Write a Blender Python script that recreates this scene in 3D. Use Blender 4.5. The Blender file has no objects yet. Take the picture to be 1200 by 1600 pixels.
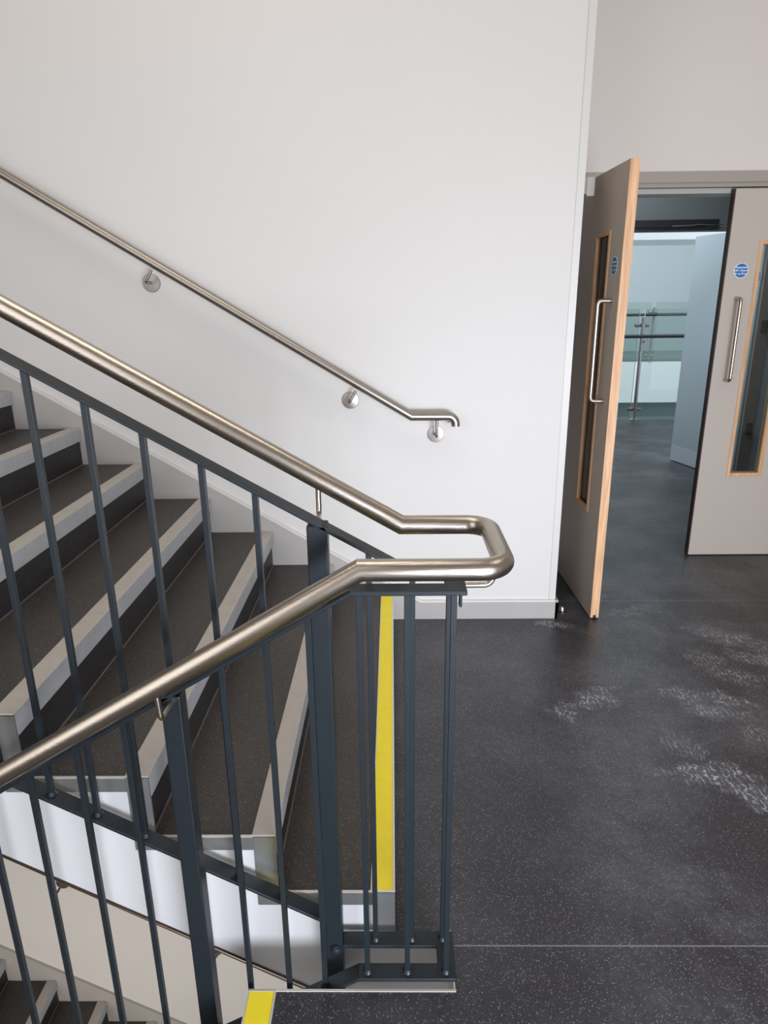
import bpy, bmesh, math, random
from math import sin, cos, pi
from mathutils import Vector, Matrix
random.seed(7)
COL = bpy.context.scene.collection

# ------------------------------------------------------------------ materials
def lin(c):
    return tuple(((v/255)/12.92 if v/255 <= .04045 else ((v/255+.055)/1.055)**2.4) for v in c) + (1,)
def mat(name, rgb, rough=.5, metal=0, spec=.5, var=0.0, vscale=8, bump=0.0, bscale=60, stretch=None):
    m = bpy.data.materials.new(name); m.use_nodes = True
    nt = m.node_tree; n = nt.nodes; l = nt.links; b = n['Principled BSDF']
    b.inputs['Base Color'].default_value = lin(rgb); b.inputs['Roughness'].default_value = rough
    b.inputs['Metallic'].default_value = metal; b.inputs['Specular IOR Level'].default_value = spec
    tc = n.new('ShaderNodeTexCoord'); mp = n.new('ShaderNodeMapping'); l.new(tc.outputs['Object'], mp.inputs[0])
    if stretch: mp.inputs['Scale'].default_value = stretch
    if var:
        no = n.new('ShaderNodeTexNoise'); no.inputs['Scale'].default_value = vscale; no.inputs['Detail'].default_value = 4
        l.new(mp.outputs[0], no.inputs['Vector'])
        mx = n.new('ShaderNodeMixRGB'); l.new(no.outputs['Fac'], mx.inputs[0])
        mx.inputs[1].default_value = lin(tuple(max(0, c*(1-var)) for c in rgb))
        mx.inputs[2].default_value = lin(tuple(min(255, c*(1+var)) for c in rgb))
        l.new(mx.outputs[0], b.inputs['Base Color'])
    if bump:
        nb = n.new('ShaderNodeTexNoise'); nb.inputs['Scale'].default_value = bscale; nb.inputs['Detail'].default_value = 3
        l.new(mp.outputs[0], nb.inputs['Vector'])
        bp = n.new('ShaderNodeBump'); bp.inputs['Strength'].default_value = bump; bp.inputs['Distance'].default_value = .002
        l.new(nb.outputs['Fac'], bp.inputs['Height']); l.new(bp.outputs[0], b.inputs['Normal'])
    return m

M = {}
M['wall'] = mat('wall_paint', (206, 202, 197), .55, var=.012, vscale=1.2, bump=.06, bscale=220)
M['wall2'] = mat('wall_paint_warm', (215, 207, 200), .6, var=.012, vscale=1.2)
M['bluewall'] = mat('pale_blue_paint', (196, 206, 208), .6)
M['bright'] = mat('white_fascia_paint', (235, 240, 240), .5)
M['greygreen'] = mat('grey_green_paint', (120, 140, 138), .5)
M['lobbywall'] = mat('lobby_lightened_paint', (170, 180, 188), .55)  # same lobby wall, lightened in colour where the lamps leave it dark
M['darkwall'] = mat('lobby_painted_shade', (92, 98, 98), .6)  # shade of the unlit lobby put into this wall colour
M['skirt'] = mat('skirting_paint', (166, 161, 156), .4, var=.01)
M['skirt_top'] = mat('skirting_edge_paint', (202, 198, 193), .4)
M['panel'] = mat('stringer_gloss_panel', (206, 205, 205), .22, spec=.6)
M['ceil'] = mat('ceiling_paint', (225, 222, 216), .8)
M['alu'] = mat('satin_aluminium', (190, 190, 188), .36, metal=.85)
M['trim_light'] = mat('bright_edge_trim', (215, 212, 204), .35, metal=.4)
M['steel'] = mat('brushed_stainless', (182, 172, 160), .29, metal=1, bump=.2, bscale=90, stretch=(.25, 6, 6))
M['steel4'] = mat('satin_rail_stainless', (160, 152, 143), .36, metal=1)
M['steel3'] = mat('satin_stainless', (150, 142, 136), .38, metal=1)
M['steel2'] = mat('polished_stainless', (190, 186, 182), .22, metal=1)
M['paint'] = mat('anthracite_paint', (27, 34, 39), .42, spec=.38, var=.14, vscale=30, bump=.08, bscale=60)
M['nose'] = mat('nosing_insert', (178, 171, 163), .6, var=.05, vscale=20)
M['nose_face'] = mat('nosing_front', (164, 165, 168), .5, var=.07, vscale=18)
M['yellow'] = mat('yellow_nosing_insert', (240, 218, 40), .55, var=.03, vscale=25)
M['laminate'] = mat('taupe_laminate', (186, 175, 164), .5, var=.015, vscale=40, stretch=(6, 6, .5))
M['frame'] = mat('taupe_frame_paint', (160, 151, 141), .5)
M['frame_low'] = mat('door_stop_paint', (190, 186, 180), .5)
M['black'] = mat('black_plastic', (26, 28, 30), .4)
M['lip'] = mat('dark_bead_shaded_lipping', (60, 42, 34), .5)  # dark brown bead; on the closed door's edge this colour stands for shade
M['blue'] = mat('sign_blue', (20, 104, 170), .4)
M['white'] = mat('sign_white', (235, 240, 245), .5)
M['paleleaf'] = mat('pale_blue_grey_leaf', (176, 190, 196), .45)
M['kick'] = mat('kick_plate', (215, 225, 232), .3, metal=.3)
M['brownjamb'] = mat('grey_brown_jamb', (146, 132, 128), .5)
M['body'] = mat('stair_soffit_paint', (215, 212, 208), .6)
M['sealant'] = mat('grey_sealant', (105, 100, 97), .6)
M['darkrail'] = mat('dark_bronze_rail', (52, 54, 60), .4, metal=.3)

def wood():
    m = bpy.data.materials.new('oak_lipping'); m.use_nodes = True
    n = m.node_tree.nodes; l = m.node_tree.links; b = n['Principled BSDF']; b.inputs['Roughness'].default_value = .45
    tc = n.new('ShaderNodeTexCoord'); mp = n.new('ShaderNodeMapping'); mp.inputs['Scale'].default_value = (60, 60, 2.5)
    no = n.new('ShaderNodeTexNoise'); no.inputs['Scale'].default_value = 2.2; no.inputs['Detail'].default_value = 5
    cr = n.new('ShaderNodeValToRGB'); cr.color_ramp.elements[0].color = lin((192, 146, 106)); cr.color_ramp.elements[1].color = lin((228, 184, 142))
    cr.color_ramp.elements[0].position = .3; cr.color_ramp.elements[1].position = .7
    l.new(tc.outputs['Object'], mp.inputs[0]); l.new(mp.outputs[0], no.inputs['Vector']); l.new(no.outputs['Fac'], cr.inputs[0]); l.new(cr.outputs[0], b.inputs['Base Color'])
    return m
M['oak'] = wood()

def glass(name, tint, refl=.12):
    m = bpy.data.materials.new(name); m.use_nodes = True
    n = m.node_tree.nodes; l = m.node_tree.links; n.remove(n['Principled BSDF'])
    o = n['Material Output']; t = n.new('ShaderNodeBsdfTransparent'); t.inputs[0].default_value = lin(tint)
    g = n.new('ShaderNodeBsdfGlossy'); g.inputs['Roughness'].default_value = .02
    fr = n.new('ShaderNodeFresnel'); fr.inputs['IOR'].default_value = 1.5
    mx = n.new('ShaderNodeMixShader'); l.new(fr.outputs[0], mx.inputs[0]); l.new(t.outputs[0], mx.inputs[1]); l.new(g.outputs[0], mx.inputs[2]); l.new(mx.outputs[0], o.inputs[0])
    return m
M['glass'] = glass('clear_glass', (232, 240, 240))
M['glass2'] = glass('green_tinted_glass', (241, 246, 244))

# dusty speckled vinyl floor ------------------------------------------------
PRINTS = [  # x, y, rot, rx, ry, strength : dusty shoe prints
 (.80, 2.375, .2, .075, .05, 1.0), (.66, 2.29, -.5, .07, .045, .6), (.85, 2.45, .2, .06, .02, .7),
 (1.20, 2.405, -.25, .10, .05, .7), (1.32, 2.375, -.4, .09, .05, .65), (1.245, 2.29, -.2, .11, .05, .55),
 (1.035, 2.07, -.9, .09, .05, .45), (1.06, 1.925, -.1, .12, .05, 1.0), (1.16, 1.825, -.65, .10, .055, 1.1),
 (1.45, 2.55, -.6, .13, .06, .5), (1.24, 3.17, .3, .14, .05, .5), (1.62, 2.86, -.6, .2, .07, .5), (1.62, 2.68, -.4, .16, .05, .6),
 (1.36, 2.12, -.5, .1, .05, .3), (.78, 3.035, -.3, .09, .03, .7), (1.4, 2.69, .5, .09, .07, .5), (1.05, 3.35, 0, .12, .05, .4)]
def vinyl(name, base, spk, prints=False, rough=.42):
    m = bpy.data.materials.new(name); m.use_nodes = True
    nt = m.node_tree; n = nt.nodes; l = nt.links; b = n['Principled BSDF']
    geo = n.new('ShaderNodeNewGeometry'); P = geo.outputs['Position']
    def noise(sc, det=3, vec=P, rough=.5):
        x = n.new('ShaderNodeTexNoise'); x.inputs['Scale'].default_value = sc; x.inputs['Detail'].default_value = det; x.inputs['Roughness'].default_value = rough
        l.new(vec, x.inputs['Vector']); return x.outputs['Fac']
    def mr(v, a, c, d=0, e=1):
        x = n.new('ShaderNodeMapRange'); l.new(v, x.inputs[0]); x.inputs[1].default_value = a; x.inputs[2].default_value = c
        x.inputs[3].default_value = d; x.inputs[4].default_value = e; return x.outputs[0]
    def math_(op, a, c):
        x = n.new('ShaderNodeMath'); x.operation = op; x.use_clamp = False
        for i, v in enumerate((a, c)):
            if isinstance(v, (int, float)): x.inputs[i].default_value = v
            else: l.new(v, x.inputs[i])
        return x.outputs[0]
    def mix(f, c1, c2):
        x = n.new('ShaderNodeMixRGB')
        if isinstance(f, (int, float)): x.inputs[0].default_value = f
        else: l.new(f, x.inputs[0])
        for i, v in ((1, c1), (2, c2)):
            if isinstance(v, tuple): x.inputs[i].default_value = v
            else: l.new(v, x.inputs[i])
        return x.outputs[0]
    dark = lin(tuple(c*.86 for c in base)); lite = lin(tuple(c*1.14 for c in base))
    c = mix(mr(noise(1.6, 4), .3, .7), dark, lite)
    # fine fleck
    vo = n.new('ShaderNodeTexVoronoi'); vo.inputs['Scale'].default_value = 210; l.new(P, vo.inputs['Vector'])
    near = mr(vo.outputs['Distance'], .20, .32, 1, 0)
    sep = n.new('ShaderNodeSeparateColor'); l.new(vo.outputs['Color'], sep.inputs[0])
    pick = mr(sep.outputs[0], .30, .95, 0, 1)
    c = mix(math_('MULTIPLY', math_('MULTIPLY', near, pick), .8), c, lin(spk))
    c = mix(mr(noise(420, 2), .52, .7, 0, .5), c, lin(tuple(v*.6 for v in spk)))
    rv = noise(3.2, 5)
    rg = mr(rv, .3, .7, rough-.05, rough+.08)
    if prints:
        dust = math_('MULTIPLY', mr(noise(2.1, 7, rough=.68), .46, .74, 0, .27), mr(noise(55, 4), .35, .65, .5, 1.15))
        sepp = n.new('ShaderNodeSeparateXYZ'); l.new(P, sepp.inputs[0])
        dust = math_('MULTIPLY', dust, mr(sepp.outputs[0], .3, 1.1, .35, 1))
        # tread texture: distorted short bars
        wv = n.new('ShaderNodeTexWave'); wv.inputs['Scale'].default_value = 16; wv.inputs['Distortion'].default_value = 9
        wv.inputs['Detail'].default_value = 2; wv.inputs['Detail Scale'].default_value = 2.4; l.new(P, wv.inputs['Vector'])
        bars = mr(wv.outputs['Fac'], .62, .8)
        bars = math_('MULTIPLY', bars, mr(noise(38, 3), .42, .58))
        tot = None; edge = mr(noise(14, 4), .3, .7, -.45, .45)
        for (x, y, r, rx, ry, s) in PRINTS:
            mp = n.new('ShaderNodeMapping'); mp.vector_type = 'TEXTURE'
            mp.inputs['Location'].default_value = (x, y, 0); mp.inputs['Rotation'].default_value = (0, 0, r); mp.inputs['Scale'].default_value = (rx*1.3, ry*1.3, 1)
            l.new(P, mp.inputs[0]); ln = n.new('ShaderNodeVectorMath'); ln.operation = 'LENGTH'; l.new(mp.outputs[0], ln.inputs[0])
            wob = math_('ADD', ln.outputs['Value'], edge)
            e = mr(wob, .45, 1.05, s, 0)
            tot = e if tot is None else math_('MAXIMUM', tot, e)
        halo = math_('MULTIPLY', tot, .12)
        pr = math_('ADD', math_('MULTIPLY', math_('MULTIPLY', tot, bars), .95), halo)
        allf = math_('MINIMUM', math_('ADD', pr, dust), .85)
        c = mix(allf, c, lin((168, 168, 174)))
        rg = math_('ADD', rg, math_('MULTIPLY', allf, .3))
        # welded sheet joints
        for yy, x0 in ((1.287, .14), (3.30, .8), (5.99, -5)):
            d = math_('ABSOLUTE', math_('SUBTRACT', sepp.outputs[1], yy), 0)
            f = math_('MULTIPLY', mr(d, .0012, .0022, .6, 0), mr(sepp.outputs[0], x0, x0+.01, 0, 1))
            c = mix(f, c, lin((150, 150, 155)))
    l.new(c, b.inputs['Base Color']); l.new(rg, b.inputs['Roughness'])
    b.inputs['Specular IOR Level'].default_value = .5
    return m
M['floor'] = vinyl('charcoal_fleck_vinyl', (37, 36, 40), (172, 170, 176), True, .38)
M['riser'] = vinyl('shade_darkened_riser_vinyl', (30, 28, 28), (90, 86, 84), False, .5)  # step vinyl darkened: shade on the upright risers put into the colour
M['tread'] = vinyl('charcoal_step_vinyl', (50, 46, 43), (150, 140, 132), False, .5)

# ------------------------------------------------------------------ geometry helpers
def bm_new(): return bmesh.new()
def add_box(bm, x0, x1, y0, y1, z0, z1, mi=0):
    vs = [bm.verts.new(p) for p in ((x0,y0,z0),(x1,y0,z0),(x1,y1,z0),(x0,y1,z0),(x0,y0,z1),(x1,y0,z1),(x1,y1,z1),(x0,y1,z1))]
    for f in ((0,3,2,1),(4,5,6,7),(0,1,5,4),(1,2,6,5),(2,3,7,6),(3,0,4,7)):
        fc = bm.faces.new([vs[i] for i in f]); fc.material_index = mi
def add_prism_y(bm, pts, y0, y1, mi=0):      # polygon in XZ swept along Y
    a = [bm.verts.new((x, y0, z)) for x, z in pts]; b = [bm.verts.new((x, y1, z)) for x, z in pts]; n = len(pts)
    f1 = bm.faces.new(a); f2 = bm.faces.new(b[::-1]); f1.material_index = f2.material_index = mi
    for i in range(n):
        f = bm.faces.new((a[i], b[i], b[(i+1) % n], a[(i+1) % n])); f.material_index = mi
def add_prism_z(bm, pts, z0, z1, mi=0):
    a = [bm.verts.new((x, y, z0)) for x, y in pts]; b = [bm.verts.new((x, y, z1)) for x, y in pts]; n = len(pts)
    f1 = bm.faces.new(a[::-1]); f2 = bm.faces.new(b); f1.material_index = f2.material_index = mi
    for i in range(n):
        f = bm.faces.new((a[i], a[(i+1) % n], b[(i+1) % n], b[i])); f.material_index = mi
def fillet(pts, radii, seg=8):
    out = [Vector(pts[0])]
    for i in range(1, len(pts)-1):
        p, r = Vector(pts[i]), radii[i]
        if r <= 0: out.append(p); continue
        a = (Vector(pts[i-1])-p).normalized(); b = (Vector(pts[i+1])-p).normalized()
        half = a.angle(b)/2; d = r/math.tan(half)
        cdir = (a+b).normalized(); c = p + cdir*(r/math.sin(half))
        s = p+a*d-c; e = p+b*d-c; ax = s.cross(e).normalized(); tot = s.angle(e)
        for k in range(seg+1): out.append(c + Matrix.Rotation(tot*k/seg, 3, ax) @ s)
    out.append(Vector(pts[-1])); return out
def add_tube(bm, pts, r, n=24, mi=0, cap=True):
    pts = [Vector(p) for p in pts]; rings = []
    d0 = (pts[1]-pts[0]).normalized(); up = Vector((0,0,1)) if abs(d0.z) < .9 else Vector((0,1,0))
    u = d0.cross(up).normalized(); prev = d0
    for i, p in enumerate(pts):
        din = (pts[i]-pts[i-1]).normalized() if i else (pts[1]-pts[0]).normalized()
        dout = (pts[i+1]-pts[i]).normalized() if i < len(pts)-1 else din
        if i: 
            q = prev.rotation_difference(din); u = q @ u
        prev = din
        u = (u-din*u.dot(din)).normalized(); v = din.cross(u)
        nrm = (din+dout).normalized(); ring = []
        for k in range(n):
            a = 2*pi*k/n; o = u*cos(a)*r+v*sin(a)*r
            t = -o.dot(nrm)/din.dot(nrm); ring.append(bm.verts.new(p+o+din*t))
        rings.append(ring)
        if i and din.angle(dout) > .3:
            pass
    for i in range(len(rings)-1):
        for k in range(n):
            f = bm.faces.new((rings[i][k], rings[i][(k+1) % n], rings[i+1][(k+1) % n], rings[i+1][k])); f.material_index = mi; f.smooth = True
    if cap:
        f = bm.faces.new(rings[0][::-1]); f.material_index = mi; f = bm.faces.new(rings[-1]); f.material_index = mi
def add_lathe(bm, prof, origin, axis, n=32, mi=0):   # prof = (radius, height) pairs
    axis = Vector(axis).normalized(); u = axis.orthogonal().normalized(); v = axis.cross(u); o = Vector(origin); rings = []
    for r, h in prof:
        rings.append([bm.verts.new(o+axis*h+(u*cos(2*pi*k/n)+v*sin(2*pi*k/n))*max(r, 1e-5)) for k in range(n)])
    for i in range(len(rings)-1):
        for k in range(n):
            f = bm.faces.new((rings[i][k], rings[i][(k+1) % n], rings[i+1][(k+1) % n], rings[i+1][k])); f.material_index = mi; f.smooth = True
    bm.faces.new(rings[0][::-1]).material_index = mi; bm.faces.new(rings[-1]).material_index = mi
def obj(name, bm, m, parent=None, bevel=0):
    bmesh.ops.recalc_face_normals(bm, faces=bm.faces[:])
    for e in bm.edges:
        if len(e.link_faces) == 2 and e.calc_face_angle(0) > .45: e.smooth = False
    me = bpy.data.meshes.new(name); bm.to_mesh(me); bm.free()
    for x in (m if isinstance(m, (list, tuple)) else [m]): me.materials.append(M[x] if isinstance(x, str) else x)
    o = bpy.data.objects.new(name, me); COL.objects.link(o)
    if parent: 
        o.parent = parent
        q = parent; off = Vector((0,0,0))
        while q: off += q.location; q = q.parent
        o.location = (0,0,0)
        if off.length: me.transform(Matrix.Translation(-off))
    if bevel:
        b = o.modifiers.new('bevel', 'BEVEL'); b.width = bevel; b.segments = 2; b.limit_method = 'ANGLE'
    return o
def tag(o, label=None, cat=None, group=None, kind=None):
    if label: o['label'] = label
    if cat: o['category'] = cat
    if group: o['group'] = group
    if kind: o['kind'] = kind
    return o
def thing(name, loc, label, cat, group=None, kind=None):
    o = bpy.data.objects.new(name, None); o.empty_display_size = .1; COL.objects.link(o); o.location = loc
    return tag(o, label, cat, group, kind)
def struct(name, boxes, m, bevel=0):
    bm = bm_new()
    for b in boxes: add_box(bm, *b)
    return tag(obj(name, bm, m, bevel=bevel), kind='structure')
def copy_tree(o, parent=None):
    c = o.copy(); COL.objects.link(c); c.parent = parent
    for ch in list(o.children): copy_tree(ch, c)
    return c

# ------------------------------------------------------------------ key dimensions (metres)
G, R_, X0, Z1 = .2895, .1714, -.0037, .1268      # going, rise, first nosing
YS, YW = 3.0964, 3.112                           # stair skirting face, wall face
YE = 1.3276                                      # open side of the upper flight
YL, XW = 1.172, .1354                            # well: landing edge, right end
YD = 3.9576                                      # face of the closed door leaf
XC = .810                                        # corner of the stair wall
NS = 11                                          # steps per flight
H = 3.78                                         # storey height
def Xk(k): return X0-(k-1)*G
def Zk(k): return Z1+(k-1)*R_
YB, XR, XL = -2.6, 4.2, -4.6                     # room extents
ZT = 4.4

# ------------------------------------------------------------------ the setting
bm = bm_new()
add_prism_z(bm, [(-.345,YB),(XR,YB),(XR,5.95),(.812,5.95),(.812,YS+.015),(X0-.012,YS+.015),(X0-.012,YE),(XW,YE),(XW,YL),(-.345,YL)], -.004, 0)
add_prism_z(bm, [(.812,5.95),(XR+1.6,5.95),(XR+1.6,8.98),(.812,8.80)], -.004, 0)
tag(obj('floor', bm, 'floor'), 'charcoal speckled vinyl landing floor with dusty shoe prints', 'floor', kind='structure')
bm = bm_new()
add_prism_z(bm, [(-.33,YB),(XR,YB),(XR,5.95),(.812,5.95),(.812,YS+.015),(-.0175,YS+.015),(-.0175,YE+.001),(XW+.002,YE+.001),(XW+.002,YL-.002),(-.33,YL-.002)], -.36, -.004)
add_prism_z(bm, [(.812,5.95),(XR+1.6,5.95),(XR+1.6,8.98),(.812,8.80)], -.36, -.004)
tag(obj('floor', bm, 'panel'), 'white landing slab edge around the narrow stairwell gap', 'floor', kind='structure')
struct('floor', [(XL,XR,YB,YW,-H-.2,-H)], 'tread')
struct('floor', [(XL,Xk(NS)-.0,YE-.0,YW,Zk(NS)-.3,Zk(NS))], 'tread')      # upper half landing
struct('floor', [(XL,Xk(NS)-.05,-.6,YE-.16,-1.90-.3,-1.90)], 'tread')       # lower half landing
struct('wall_back', [(XL,XC,YW,YD+.0,-H,ZT)], 'wall')
struct('wall_left', [(XL-.2,XL,YB,YW,-H,ZT)], 'wall2')
struct('wall_right', [(XR,XR+.2,YB,YD+.0,-.36,ZT)], 'wall2')
struct('wall_front', [(-.345,.6,YB-.2,YB,-.36,ZT),(3.6,XR+.2,YB-.2,YB,-.36,ZT),(.6,3.6,YB-.2,YB,-.36,.6),(.6,3.6,YB-.2,YB,3.3,ZT)], 'wall2')
struct('wall_front', [(-.38,-.345,YB,-.62,-H,ZT),(XL,-3.6,-.82,-.62,-H,ZT),(-1.0,-.38,-.82,-.62,-H,ZT),(-3.6,-1.0,-.82,-.62,-H,.4),(-3.6,-1.0,-.82,-.62,3.4,ZT)], 'wall2')
struct('ceiling', [(XL,XR+.2,YB-.2,YD+.3,ZT,ZT+.2)], 'ceil')
# wall over and beside the doors
HX0, HX1 = .93, 2.735
struct('wall_doorway', [(XC,HX0-.05,YD+.012,4.14,-.36,ZT),(HX0-.05,HX1+.05,YD+.012,4.14,2.1675,ZT),(HX1+.05,XR+.2,YD+.012,4.14,-.36,ZT)], 'wall2')
# plasterboard corner bead on the stair wall
struct('trim_1', [(.778,.7795,YW-.0012,YW,.10,ZT)], 'skirt')
struct('trim_1', [(.7795,XC+.001,YW-.0008,YW,.10,ZT)], 'skirt_top')
# door frame
fr = thing('trim_2', (HX0,YD,0), 'taupe painted door frame around the double doors', 'door frame', kind='structure')
bm = bm_new(); add_box(bm, HX0-.06,HX1+.06,YD-.012,4.15,2.115,2.1675)
add_box(bm, HX0-.06,HX1+.06,YD-.002,4.15,2.093,2.115); obj('head', bm, 'frame', fr)
for a, b in ((HX0-.06, HX0+.03), (HX1-.03, HX1+.06)):
    bm = bm_new(); add_box(bm, a,b,YD-.012,4.15,0,2.115); obj('jamb', bm, 'frame', fr, .001)
bm = bm_new(); add_box(bm, HX0-.03,HX1+.03,4.005,4.149,2.068,2.094); obj('stop', bm, 'frame_low', fr)
# skirtings
bm = bm_new()
zs = lambda x: 1.0127-.604*(x+1.3714)
xb = (1.0127-.1)/.604-1.3714
prof = [(XC+.001,0),(XC+.001,.100),(xb,.100),(-2.95,zs(-2.95)),(-2.95,zs(-2.95)-.5),(.0-.2,0-.0)]
prof = [(XC+.013,0),(XC+.013,.088),(xb-.004,.088),(-2.95,zs(-2.95)-.012),(-2.95,zs(-2.95)-.75),(-.30,-.25),(-.02,-.25),(-.02,0)]
add_prism_y(bm, prof, YS, YW, 0)
add_prism_y(bm, [(XC+.013,.088),(XC+.005,.100),(xb,.100),(-2.95,zs(-2.95)+.004),(-2.95,zs(-2.95)-.012),(xb-.004,.088)], YS+.004, YW, 1)
add_box(bm, XC,XC+.013,YS,YD-.012,0,.1)
tag(obj('baseboard_back', bm, ['skirt','skirt_top']), kind='structure')
bm = bm_new()
add_prism_y(bm, [(-.9,-3.10),(-3.1,zs(-3.05)-H),(-3.1,zs(-3.05)-H-.8),(-.35,-3.78),(.2,-3.78),(.2,-3.68),(.06,-3.68)], YS, YW, 0)
tag(obj('baseboard_back', bm, ['skirt','skirt_top']), kind='structure')
# bright metal edging round the well
bm = bm_new()
add_box(bm, -.345,XW+.004,YL-.004,YL+.001,-.045,.003); add_box(bm, XW-.001,XW+.003,YL,YE,-.2,.003)
tag(obj('trim_3', bm, 'trim_light'), 'bright metal edging along the landing edge at the stairwell gap', 'edge trim', kind='structure')

# ------------------------------------------------------------------ staircase builder
def build_flight(name, label, group, origin_dx=0, origin_dz=0):
    t = thing(name, (Xk(1)+origin_dx, YE, origin_dz), label, 'staircase', group)
    dx, dz = origin_dx, origin_dz
    # body with stepped top and sloping soffit
    pts = []
    for k in range(1, NS+1):
        xr = Xk(k)-.014
        pts.append((xr, (Zk(k-1) if k > 1 else -.02)-.004)); pts.append((xr, Zk(k)-.004))
    pts.append((Xk(NS+1), Zk(NS)-.004))
    zb = lambda x: .255-.588*(x+.973)
    pts.append((Xk(NS+1), zb(Xk(NS+1)))); pts.append((Xk(1)-.014, zb(Xk(1))))
    bm = bm_new(); add_prism_y(bm, [(x+dx, z+dz) for x, z in pts], YE+.006, YS-.001)
    obj('flight_slab', bm, 'body', t)
    # glossy side cladding
    pts2 = [(x+dx, z+dz) for x, z in pts]
    bm = bm_new(); add_prism_y(bm, pts2, YE, YE+.0055); obj('stringer_panel', bm, 'panel', t)
    bm = bm_new()
    a = (Xk(NS+1)+dx, zb(Xk(NS+1))+dz); b = (Xk(1)-.014+dx, zb(Xk(1))+dz)
    add_prism_y(bm, [(a[0],a[1]),(b[0],b[1]),(b[0],b[1]-.006),(a[0],a[1]-.006)], YE-.003, YE+.012); obj('bottom_bead', bm, 'lip', t)
    for k in range(1, NS+1):
        x, xn, z = Xk(k)+dx, Xk(k+1)+dx, Zk(k)+dz; zl = (Zk(k-1) if k > 1 else 0)+dz
        s = bm_new()
        add_box(s, xn-.012, x-.004, YE, YS, z-.004, z)                     # tread covering
        add_box(s, x-.014, x-.010, YE, YS, zl, z-.002, 2)                     # riser covering
        add_box(s, x-.010, x-.0065, YE+.003, YS, zl, zl+.0035, 1)             # sealant bead at the riser foot
        st = obj('step', s, ['tread', 'sealant', 'riser'], t)
        b = bm_new()
        add_box(b, x-.056, x, YE+.002, YS-.001, z-.0005, z+.0035, 0)
        add_box(b, x-.010, x+.002, YE+.002, YS-.001, z-.056, z+.003, 1)
        nz = obj('nosing', b, ['yellow' if k == 1 else 'nose', 'nose_face'], st, .0012)
        if k == 1: nz['label'] = 'yellow nosing strip on the bottom step'
        if k == 1:
            e = bm_new(); add_box(e, x-.0585, x-.056, YE+.002, YS-.001, z-.0005, z+.004); add_box(e, x-.003, x+.0025, YE+.001, YS-.001, z-.0005, z+.0045)
            obj('nosing_edge', e, 'trim_light', st)
        e = bm_new()
        add_box(e, x-.052, x+.002, YE-.0035, YE+.0015, zl-.037 if k > 1 else zl, z+.003)
        add_box(e, xn+.0025, x-.0525, YE-.0035, YE+.0015, z-.037, z+.001)
        add_box(e, xn+.0025, x+.002, YE-.0035, YE+.003, z+.001, z+.0035, 1)
        obj('end_trim', e, ['alu', 'trim_light'], st)
    return t
up = build_flight('staircase', 'staircase climbing left along the white wall with pale nosings and yellow bottom strip', None)
lo = build_flight('staircase', 'lower staircase seen deep through the gap below the white stringer', None, -.07, -H)
# near flight going down to the left from the landing edge
t = thing('staircase', (-.345, YL, 0), 'staircase going down at the bottom edge with yellow strip on its top nosing', 'staircase')
rn = 1.90/11
pts = [(-.345, -.004)]
pts = []
for k in range(0, 11):
    x = -.345-G*k; pts.append((x+.0, -rn*k-.004)) ; pts.append((x, -rn*(k+1)-.004))
pts.append((-.345-G*10, -2.2)); pts.append((-.345-G*9.6, -2.2)); pts.append((-.33, -.365)); pts.append((-.33,-.004))
bm = bm_new(); add_prism_y(bm, pts, -.6, YL-.01); obj('flight_slab', bm, 'body', t)
b = bm_new(); add_box(b, -.342, -.284, -.6, YL-.006, .0, .004); n0 = obj('nosing', b, 'yellow', t, .001); n0['label'] = 'yellow nosing strip at the landing edge'
b = bm_new(); add_box(b, -.346, -.342, -.6, YL-.006, -.05, .005); add_box(b, -.284, -.280, -.6, YL-.006, .0, .005); add_box(b, -.346,-.280,YL-.006,YL-.0045,-.002,.005); obj('nosing_edge', b, 'trim_light', t)
for k in range(1, 11):
    x = -.345-G*(k-1); z = -rn*k
    s = bm_new(); add_box(s, x-G+.001, x, -.6, YL-.011, z-.003, z+.001); add_box(s, x-.001, x+.003, -.6, YL-.011, z, z+rn-.01)
    st = obj('step', s, 'tread', t)
    b = bm_new(); add_box(b, x-G, x-G+.06, -.6, YL-.011, z+.001, z+.0045); add_box(b, x-G-.004, x-G+.003, -.6, YL-.011, z-.055, z+.003, 1)
    obj('nosing', b, ['nose', 'nose_face'], st)

# ------------------------------------------------------------------ balustrade with continuous handrail
YNB, YFB = 1.197, 1.282
ZTOP, ZBOT = 1.012, .030
bal = thing('stair_balustrade', (.118, 1.24, ZBOT), 'dark grey steel balustrade with stainless handrail turning round the stairwell end', 'balustrade')
hw, th = .0205, .0090
XEND, NEARL, FARL = .1405, -2.3, -2.2
# sloped line functions (top of top bar / top of bottom bar)
NB_T, FB_T, NB_B = -.082, .038, -.088
def near_top(x): return ZTOP if x > NB_T else ZTOP-.60*(NB_T-x)
def far_top(x): return ZTOP if x > FB_T else ZTOP+.579*(FB_T-x)
def near_bot(x): return ZBOT if x > NB_B else ZBOT-.60*(NB_B-x)
def far_bot(x): return ZBOT if x > -.14 else .1005-.577*(x+.16)
def flat_bar(bm, xs, fz, yc, w=hw, t=th):
    top = [(x, fz(x)) for x in xs]; tv = t/cos(math.atan(.59))
    bot = []
    for i, x in enumerate(xs):
        level = (xs[i] >= NB_T and fz in (near_top,)) 
        bot.append((x, fz(x)-t*1.08))
    add_prism_y(bm, top+bot[::-1], yc-w, yc+w)
bm = bm_new()
flat_bar(bm, [XEND, NB_T, NEARL], near_top, YNB)
flat_bar(bm, [XEND, FB_T, FARL], far_top, YFB)
add_box(bm, XEND-.040, XEND, YNB-.02, YFB+.02, ZTOP-th, ZTOP+.0005)
add_box(bm, .131, .137, 1.232, 1.250, ZTOP-.060, ZTOP-th+.001)
obj('top_bar', bm, 'paint', bal, .002)
bm = bm_new()
flat_bar(bm, [XEND, NB_B, NEARL], near_bot, YNB)
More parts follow.
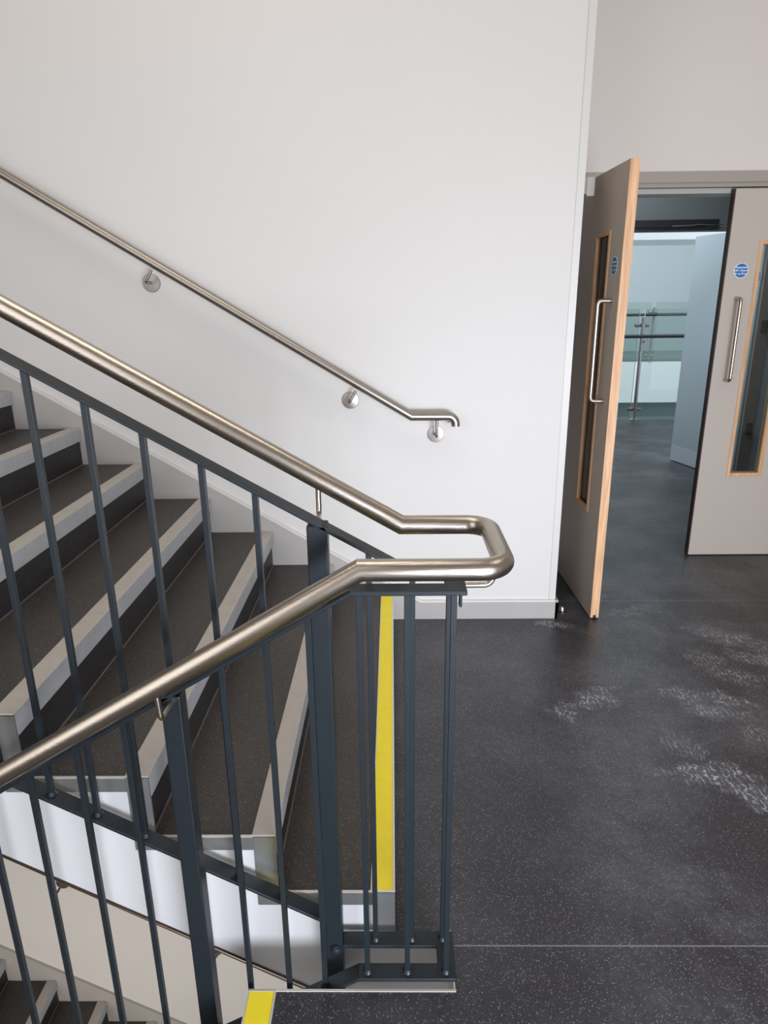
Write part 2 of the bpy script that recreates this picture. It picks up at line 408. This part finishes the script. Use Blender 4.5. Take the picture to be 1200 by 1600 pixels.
flat_bar(bm, [XEND, -.131], far_bot, YFB)
flat_bar(bm, [-.17, FARL], far_bot, YFB)
add_box(bm, XEND-.042, XEND, YNB-.02, YFB+.02, ZBOT-th, ZBOT+.0005)
obj('bottom_bar', bm, 'paint', bal, .002)
def baluster(x, y, z0, z1):
    bm = bm_new(); add_box(bm, x-.006, x+.006, y-.006, y+.006, z0, z1)
    # weld fillet at the foot
    add_lathe(bm, [(.0125, 0), (.010, .004), (.007, .009)], (x, y, z0), (0,0,1), 12)
    return obj('baluster', bm, 'paint', bal, .0008)
near_x = [.117, .0265, -.067, -.168, -.2535, -.346, -.5605, -.6680, -.7775, -.884] + [-.991-.107*i for i in range(12)]
far_x = [.115, .039, -.050, -.272, -.3735, -.4815, -.5855, -.690, -.789] + [-.895-.107*i for i in range(12)]
for x in near_x: baluster(x, YNB, near_bot(x)-.001, near_top(x)-th)
for x in far_x: baluster(x, YFB, far_bot(x)-.001, far_top(x)-th)
def post(x, y, z0, z1, bolts):
    bm = bm_new(); s = .0205; add_box(bm, x-s, x+s, y-s, y+s, z0, z1)
    p = obj('post', bm, 'paint', bal, .003)
    for z in bolts:
        b = bm_new(); add_lathe(b, [(.0135, 0), (.0135, .004), (.010, .010), (.004, .0125), (.0, .013)], (x+.004, y-s, z), (0,-1,0), 20)
        obj('bolt', b, 'paint', p)
post(-.151, YFB, -.16, far_top(-.151)-.006, (.02, -.085))
post(-.4505, YNB, -.55, near_top(-.4505)-.006, (-.4,))
post(-1.33, YFB, far_bot(-1.33)-.3, far_top(-1.33)-.006, ())
post(-1.60, YNB, near_bot(-1.6)-.3, near_top(-1.6)-.006, ())
# handrail
HR = .0205; ZH = 1.0775; YHN, YHF, XH = 1.125, 1.380, .2035
pn = [(-2.3, YHN, ZH-.600*(2.3-.060)), (-.060, YHN, ZH), (XH, YHN, ZH), (XH, YHF, ZH), (.0185, YHF, ZH), (-2.2, YHF, ZH+.585*(2.2+.0185))]
path = fillet(pn, [0, 0, .048, .048, 0, 0], 10)
bm = bm_new(); add_tube(bm, path, HR, 32)
hr = obj('handrail', bm, 'steel', bal)
hr['label'] = 'brushed stainless handrail tube'
def rod(parent, pts, r=.0058, rad=.012):
    bm = bm_new(); add_tube(bm, fillet(pts, [0]+[rad]*(len(pts)-2)+[0], 6), r, 14); return obj('support_rod', bm, 'steel', parent)
xr = -.455; zr = ZH-.6*(-.06-xr)
rod(hr, [(xr, YHN, zr-.015), (xr+.003, YHN, zr-.075), (xr+.006, YNB-.018, zr-.070)])
xr = -.158; zr = ZH+.585*(.0185-xr)
rod(hr, [(xr, YHF, zr-.015), (xr, YHF, zr-.078), (xr+.004, YFB+.02, zr-.080)])
rod(hr, [(XEND-.01, 1.250, .9925), (.198, 1.252, .9925), (XH, 1.252, ZH-.012)], .0058, .018)
for xr, far in ((-1.335, True), (-1.60, False)):
    if far: zr = ZH+.585*(.0185-xr); rod(hr, [(xr, YHF, zr-.015), (xr, YHF, zr-.078), (xr, YFB+.02, zr-.080)])
    else: zr = ZH-.6*(-.06-xr); rod(hr, [(xr, YHN, zr-.015), (xr, YHN, zr-.075), (xr, YNB-.018, zr-.070)])

# ------------------------------------------------------------------ wall handrails
def wall_rail(label, dx, dz):
    t = thing('wall_handrail', (.2+dx, YW, .942+dz), label, 'handrail')
    y = YS-.060; zl = 1.0365
    p = [(-2.95, y, zl+.6035*(2.95+.085)), (.088, y, zl), (.2865, y, zl), (.2865, y, zl-.045)]
    p[0] = (-2.75, y, zl+.6035*(2.75+.088))
    bm = bm_new(); add_tube(bm, [q+Vector((dx,0,dz)) for q in fillet(p, [0, 0, .036, 0], 8)], .0195, 28)
    obj('rail_tube', bm, 'steel4', t)
    for bx, bz in ((.2018, .942), (-.1916, 1.1023), (-1.0485, 1.6213), (-1.905, 2.140)):
        if dz < 0: bz -= .035
        bm = bm_new()
        add_lathe(bm, [(.039, 0), (.039, .0035), (.0375, .005), (.010, .0085), (.0, .009)], (bx+dx, YW, bz+dz), (0,-1,0), 40)
        br = obj('bracket_rose', bm, 'steel3', t)
        zr = zl if bx > .088 else zl+.6035*(.088-bx)
        if bx > .088: tx, tz = bx, zr-.016
        else: q = (zr-bz)*.857**2-.016; tx, tz = bx+q*.515, bz+q*.857
        b = bm_new(); add_tube(b, fillet([(bx+dx, YW-.006, bz+dz), (bx+dx, y, bz+dz), (tx+dx, y, tz+dz)], [0, .010, 0], 6), .0066, 14)
        obj('bracket_rod', b, 'steel3', br)
    return t
wall_rail('slim stainless handrail fixed on the white wall above the stairs', 0, 0)
wall_rail('handrail on the lower wall, only its round brackets showing below the stringer', -.047, -H-.028)

# ------------------------------------------------------------------ doors
def round_sign(parent, c, nrm, up=(0,0,1), label=None):
    """blue mandatory disc; c centre, nrm outward normal"""
    nrm = Vector(nrm).normalized(); upv = Vector(up); rt = upv.cross(nrm).normalized(); c = Vector(c)
    bm = bm_new(); add_lathe(bm, [(.0395, 0), (.0395, .0008)], c, nrm, 40); s = obj('sign', bm, 'white', parent)
    s['label'] = label or 'round blue Automatic Fire Door Keep Clear disc'
    bm = bm_new(); add_lathe(bm, [(.0365, .0008), (.0365, .0012)], c, nrm, 40); obj('sign_face', bm, 'blue', s)
    bm = bm_new()
    for q in (-1, 1): add_lathe(bm, [(.0034, .0012), (.0034, .0015)], c+rt*q*.0335, nrm, 14)
    obj('sign_dot', bm, 'white', s)
    base = parent.matrix_world
    for i, (tx, sz) in enumerate((('Automatic', .0142), ('Fire Door', .0142), ('Keep Clear', .0142))):
        cu = bpy.data.curves.new('t', 'FONT'); cu.body = tx; cu.size = sz; cu.align_x = 'CENTER'; cu.align_y = 'CENTER'; cu.offset = .0004
        to = bpy.data.objects.new('t', cu); COL.objects.link(to)
        bpy.context.view_layer.update()
        me = bpy.data.meshes.new_from_object(to.evaluated_get(bpy.context.evaluated_depsgraph_get()))
        COL.objects.unlink(to); bpy.data.objects.remove(to)
        mw = Matrix((( rt.x, upv.x, nrm.x, 0), (rt.y, upv.y, nrm.y, 0), (rt.z, upv.z, nrm.z, 0), (0,0,0,1)))
        me.transform(mw); me.transform(Matrix.Translation(c+nrm*.0016+upv*(.0165-.0165*i)))
        off = Vector((0,0,0)); q = s
        while q: off += q.location; q = q.parent
        me.transform(Matrix.Translation(-off)); me.materials.clear(); me.materials.append(M['white'])
        o = bpy.data.objects.new('sign_text', me); COL.objects.link(o); o.parent = s

# leaf in local coordinates: hinge at origin, width along +x (closed), outer face at y=0, thickness into +y
LW, LT, LH = .868, .041, 2.084
def build_leaf(name, label, edge_mat, mirror=False, hinge=(0,0,0), rot=0, sign=True):
    t = thing(name, (0,0,0), label, 'door', kind='structure')
    sg = -1 if mirror else 1
    def X(a, b): return (min(sg*a, sg*b), max(sg*a, sg*b))
    w0, w1 = LW-.172-.205, LW-.172        # vision panel opening
    wz0, wz1 = .508, 1.826
    bm = bm_new()
    for a, b, z0, z1 in ((.0, w0, 0, LH), (w1, LW-.007, 0, LH), (w0, w1, 0, wz0), (w0, w1, wz1, LH)):
        add_box(bm, *X(a, b), 0, LT, .006+z0 if z0 == 0 else z0, z1)
    obj('leaf_panel', bm, 'laminate', t)
    bm = bm_new(); add_box(bm, *X(LW-.007, LW), 0, LT, .006, LH); e = obj('edge_lipping', bm, edge_mat, t)
    bm = bm_new(); add_box(bm, *X(LW-.012, LW+.0006), LT*.32, LT*.68, .006, .020); obj('drop_seal', bm, 'black', t)
    bm = bm_new(); f = .019
    for y0, y1 in ((-.004, .014), (LT-.014, LT+.004)):
        add_box(bm, *X(w0-.002, w0+f), y0, y1, wz0, wz1); add_box(bm, *X(w1-f, w1+.002), y0, y1, wz0, wz1)
        add_box(bm, *X(w0+f, w1-f), y0, y1, wz0, wz0+f); add_box(bm, *X(w0+f, w1-f), y0, y1, wz1-f, wz1)
    vf = obj('vision_frame', bm, 'oak', t, .001)
    bm = bm_new(); add_box(bm, *X(w0+.004, w1-.004), LT/2-.003, LT/2+.003, wz0+.004, wz1-.004); obj('glass_pane', bm, 'glass', vf)
    hx = sg*(LW-.083)
    bm = bm_new(); add_tube(bm, fillet([(hx, .001, 1.079), (hx, -.062, 1.079), (hx, -.062, 1.525), (hx, .001, 1.525)], [0, .018, .018, 0], 8), .0095, 20)
    obj('pull_handle', bm, 'steel', t)
    if sign: round_sign(t, (sg*(LW-.091), 0, 1.672), (0, -1, 0))
    t.location = hinge; t.rotation_euler = (0, 0, rot)
    return t
# left leaf: hinged at the left jamb and standing open towards the landing
build_leaf('door_1', 'open taupe door leaf with oak edge standing out beside the white wall corner', 'oak', False, (.963, YD, 0), math.radians(-88.4))
build_leaf('door_2', 'closed taupe door leaf with narrow oak framed window at the right edge', 'lip', True, (1.8302+LW, YD, 0), 0)
hm = thing('door_holder', (.87, 3.45, 2.03), 'small grey hold-open box between the wall and the open door top', 'door holder')
bm = bm_new(); add_box(bm, XC, .905, 3.42, 3.50, 1.995, 2.065); obj('holder_arm', bm, 'frame', hm, .002)
bm = bm_new(); add_box(bm, .905, .9415, 3.43, 3.49, 1.988, 2.068); obj('magnet_head', bm, 'frame_low', hm, .002)
ds = thing('door_stop', (.8655, 3.174, 0), 'small steel dome door stop on the floor by the wall corner', 'door stop')
bm = bm_new(); add_lathe(bm, [(.019, 0), (.019, .012), (.016, .022), (.009, .029), (0, .031)], (.8655, 3.174, 0), (0,0,1), 24); obj('dome', bm, 'steel2', ds)
bm = bm_new(); add_lathe(bm, [(.0205, .003), (.0205, .009)], (.8655, 3.174, 0), (0,0,1), 24); obj('rubber_ring', bm, 'black', ds)

# ------------------------------------------------------------------ lobby and atrium beyond the doors
YV = 5.70
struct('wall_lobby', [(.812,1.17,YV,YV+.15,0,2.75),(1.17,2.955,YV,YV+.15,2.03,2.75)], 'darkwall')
struct('wall_lobby', [(3.05,XR+.3,YV,YV+.15,0,2.75)], 'lobbywall')
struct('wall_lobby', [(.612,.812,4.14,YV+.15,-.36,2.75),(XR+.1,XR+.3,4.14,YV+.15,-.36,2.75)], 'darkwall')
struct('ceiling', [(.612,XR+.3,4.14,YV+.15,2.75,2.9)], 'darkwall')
jb = struct('trim_4', [(2.955,3.05,YV-.012,YV+.16,0,2.75)], 'brownjamb')
for z in (1.30, .47):
    bm = bm_new(); add_box(bm, 2.985, 3.03, YV-.034, YV-.013, z-.05, z+.05); add_box(bm, 2.995,3.02,YV-.04,YV-.034,z-.03,z+.03)
    obj('hinge', bm, 'black', jb, .003)
# pale leaf standing open beyond
pl = thing('door_3', (0,0,0), 'pale blue grey door with white kick plate standing open beyond the doorway', 'door', kind='structure')
LL = .85
bm = bm_new(); add_box(bm, -LL, 0, 0, .044, .008, 2.05); obj('leaf_panel', bm, 'paleleaf', pl)
bm = bm_new(); add_box(bm, -LL+.003, -.02, -.0015, 0, .012, .158); obj('kick_plate', bm, 'kick', pl)
round_sign(pl, (-.03, 0, 1.685), (0, -1, 0), label='round blue disc on the pale door')
pl.location = (2.94, YV+.02, 0); pl.rotation_euler = (0, 0, math.radians(-76))
dc = thing('door_closer', (2.52, YV, 2.07), 'black overhead door closer bar on the lintel beyond the doorway', 'door closer')
bm = bm_new(); add_box(bm, 1.75, 2.523, YV-.06, YV, 2.047, 2.103); obj('closer_body', bm, 'black', dc, .002)
bm = bm_new(); add_tube(bm, [(2.16, YV-.07, 2.055), (2.30, YV-.075, 2.060), (2.36, YV-.075, 2.067), (2.56, YV-.05, 2.062)], .005, 10); obj('arm', bm, 'steel2', dc)
# downstand beam, opposite gallery, walls of the atrium
struct('wall_atrium', [(.8,7.2,10.0,11.1,2.2857,4.5)], 'bright')
struct('wall_atrium', [(1.5,13,18.1,18.3,-4,4.5)], 'bluewall')
struct('wall_atrium', [(.6,.812,YV+.15,8.8,-.36,4.5)], 'bluewall')
struct('wall_atrium', [(12.0,12.2,9.0,18.3,-4,4.5)], 'bluewall')
struct('floor', [(1.5,12,15.0,18.1,.10,.20)], 'greygreen')
struct('trim_5', [(1.5,12,14.96,15.0,-.675,.20)], 'bright')
struct('wall_atrium', [(1.5,12,15.3,15.4,-4,.1)], 'greygreen')
struct('floor', [(.6,12,8.8,18.3,-4.1,-4.0)], 'greygreen')
struct('trim_6', [(.812,5.8,8.815,8.83,-.36,-.006)], 'bright')
def posts_mid(ps):
    o = []
    for p in ps: o += [p-.035, p+.035]
    return o
def glass_rail(label, cx, cy, cz, L, R, posts, hgt, railz, rmat, gl, railr=.021, ang=0):
    t = thing('glass_balustrade', (cx, cy, cz), label, 'balustrade')
    xs = [L] + posts_mid(posts) + [R]
    for a, b in zip(xs[::2], xs[1::2]):
        bm = bm_new(); add_box(bm, a, b, cy+.0, cy+.012, cz+.03, cz+hgt+.10); obj('glass_pane', bm, gl, t)
        e = b if a == L else a-.004
        bm = bm_new(); add_box(bm, e, e+.004, cy, cy+.012, cz+.03, cz+hgt+.10); obj('glass_edge', bm, 'kick', t)
    bm = bm_new(); add_tube(bm, [(L, cy-.13, railz), (R, cy-.13, railz)], railr, 16); obj('handrail', bm, rmat, t)
    for px in posts:
        bm = bm_new(); add_tube(bm, [(px, cy-.05, cz), (px, cy-.05, cz+hgt)], .0225, 18)
        p = obj('post', bm, 'steel2', t)
        b = bm_new(); add_lathe(b, [(.055, 0), (.055, .012), (.03, .018)], (px, cy-.05, cz), (0,0,1), 24); obj('base_flange', b, 'steel2', p)
        for zz in (.135, hgt-.095):
            b = bm_new(); w = .095
            add_box(b, px-w, px+w, cy-.028, cy-.002, cz+zz-.022, cz+zz+.022); obj('glass_clamp', b, 'steel2', p, .009)
        b = bm_new(); add_tube(b, fillet([(px, cy-.055, railz-.075), (px, cy-.13, railz-.075), (px, cy-.13, railz-.01)], [0,.02,0], 5), .010, 12); obj('rail_bracket', b, 'steel2', p)
    return t
glass_rail('nearer glass balustrade with steel post and dark rail beyond the doorway', 3.157, 8.90, 0, 1.2, 5.6, (3.165,), 1.294, 1.068, 'darkrail', 'glass2')
glass_rail('farther glass balustrade across the void on the white gallery edge', 5.56, 15.05, .2, 2.0, 11.5, (5.56,), 1.13, 1.18, 'darkrail', 'glass2', .03)

# ------------------------------------------------------------------ lights
def area(name, loc, target, size, sizey, power, col, spread=180):
    L = bpy.data.lights.new(name, 'AREA'); L.shape = 'RECTANGLE'; L.size = size; L.size_y = sizey; L.energy = power; L.color = col; L.spread = math.radians(spread)
    o = bpy.data.objects.new(name, L); COL.objects.link(o); o.location = loc
    o.rotation_euler = (Vector(target)-Vector(loc)).to_track_quat('-Z', 'Y').to_euler(); return o
COOL = (.86, .91, 1.0); WARM = (1.0, .93, .85)
area('window_daylight', (2.1, YB-.15, 1.95), (.9, 3.0, .2), 2.9, 2.6, 50, (.97, .97, 1.0))
area('low_cool_fill', (1.3, -1.9, .75), (.45, 3.1, .25), 1.6, .9, 62, (.82, .88, 1.0), 92)  # added cool lamp low in the room, brightens the lower wall
area('stair_window_daylight', (-2.3, -.75, 1.9), (-1.2, 3.0, .3), 2.5, 2.9, 38, (1.0, .965, .93))
area('ceiling_light', (-.6, 1.6, ZT-.1), (-.6, 1.6, 0), 2.0, 1.2, 30, WARM)
area('landing_ceiling_light', (2.4, 1.8, ZT-.1), (2.4, 1.8, 0), 1.2, 1.6, 18, WARM)
area('lower_stair_fill', (-1.6, .2, -2.2), (-1.6, 3.0, -2.4), 1.8, 1.0, 46, WARM)  # added warm fill that lifts the dark lower wall, no fitting there
area('well_fill', (-.4, .4, -.9), (-.6, 1.4, -.1), 1.6, .4, 5, COOL)  # unseen fill added to brighten the glossy stringer panel
area('gallery_daylight', (4.5, 12.8, 4.4), (4.5, 13.2, 0), 5, 3.5, 210, (.93, .98, 1.0))
area('gallery_front_daylight', (4.0, 7.6, 4.2), (4.0, 11.5, 0), 4, 1.5, 60, (.93, .98, 1.0))
area('corridor_leaf_fill', (1.3, 6.6, 2.9), (3.0, 6.0, 1.0), 1.0, 1.0, 30, (.88, .95, 1.0))  # lamp added out of view to light up the pale open leaf
area('lobby_fill', (1.9, 5.0, 2.7), (1.9, 5.0, 0), .8, .5, 15.0, COOL)  # added fill so the unlit lobby walls come out less dark
w = bpy.data.worlds.new('world'); bpy.context.scene.world = w; w.use_nodes = True
w.node_tree.nodes['Background'].inputs[0].default_value = (.80, .88, 1.0, 1); w.node_tree.nodes['Background'].inputs[1].default_value = .9

# ------------------------------------------------------------------ camera
yaw, p, roll, f = .0137, .3042, -.0112, 1056.05
rt = Vector((cos(yaw), sin(yaw), 0)); fw0 = Vector((-sin(yaw), cos(yaw), 0)); zz = Vector((0,0,1))
fw = fw0*cos(p)-zz*sin(p); u0 = fw0*sin(p)+zz*cos(p)
r2 = rt*cos(roll)+u0*sin(roll); u2 = u0*cos(roll)-rt*sin(roll)
cam = bpy.data.cameras.new('camera'); co = bpy.data.objects.new('camera', cam); COL.objects.link(co)
co.matrix_world = Matrix(((r2.x,u2.x,-fw.x,0),(r2.y,u2.y,-fw.y,0),(r2.z,u2.z,-fw.z,1.54),(0,0,0,1)))
cam.sensor_fit = 'HORIZONTAL'; cam.sensor_width = 36; cam.lens = 36*f/1200; cam.clip_start = .05; cam.clip_end = 100
sc = bpy.context.scene; sc.camera = co
sc.view_settings.view_transform = 'Standard'; sc.view_settings.look = 'None'; sc.view_settings.exposure = 0
sc.cycles.max_bounces = 10; sc.cycles.transparent_max_bounces = 12; sc.cycles.use_denoising = True
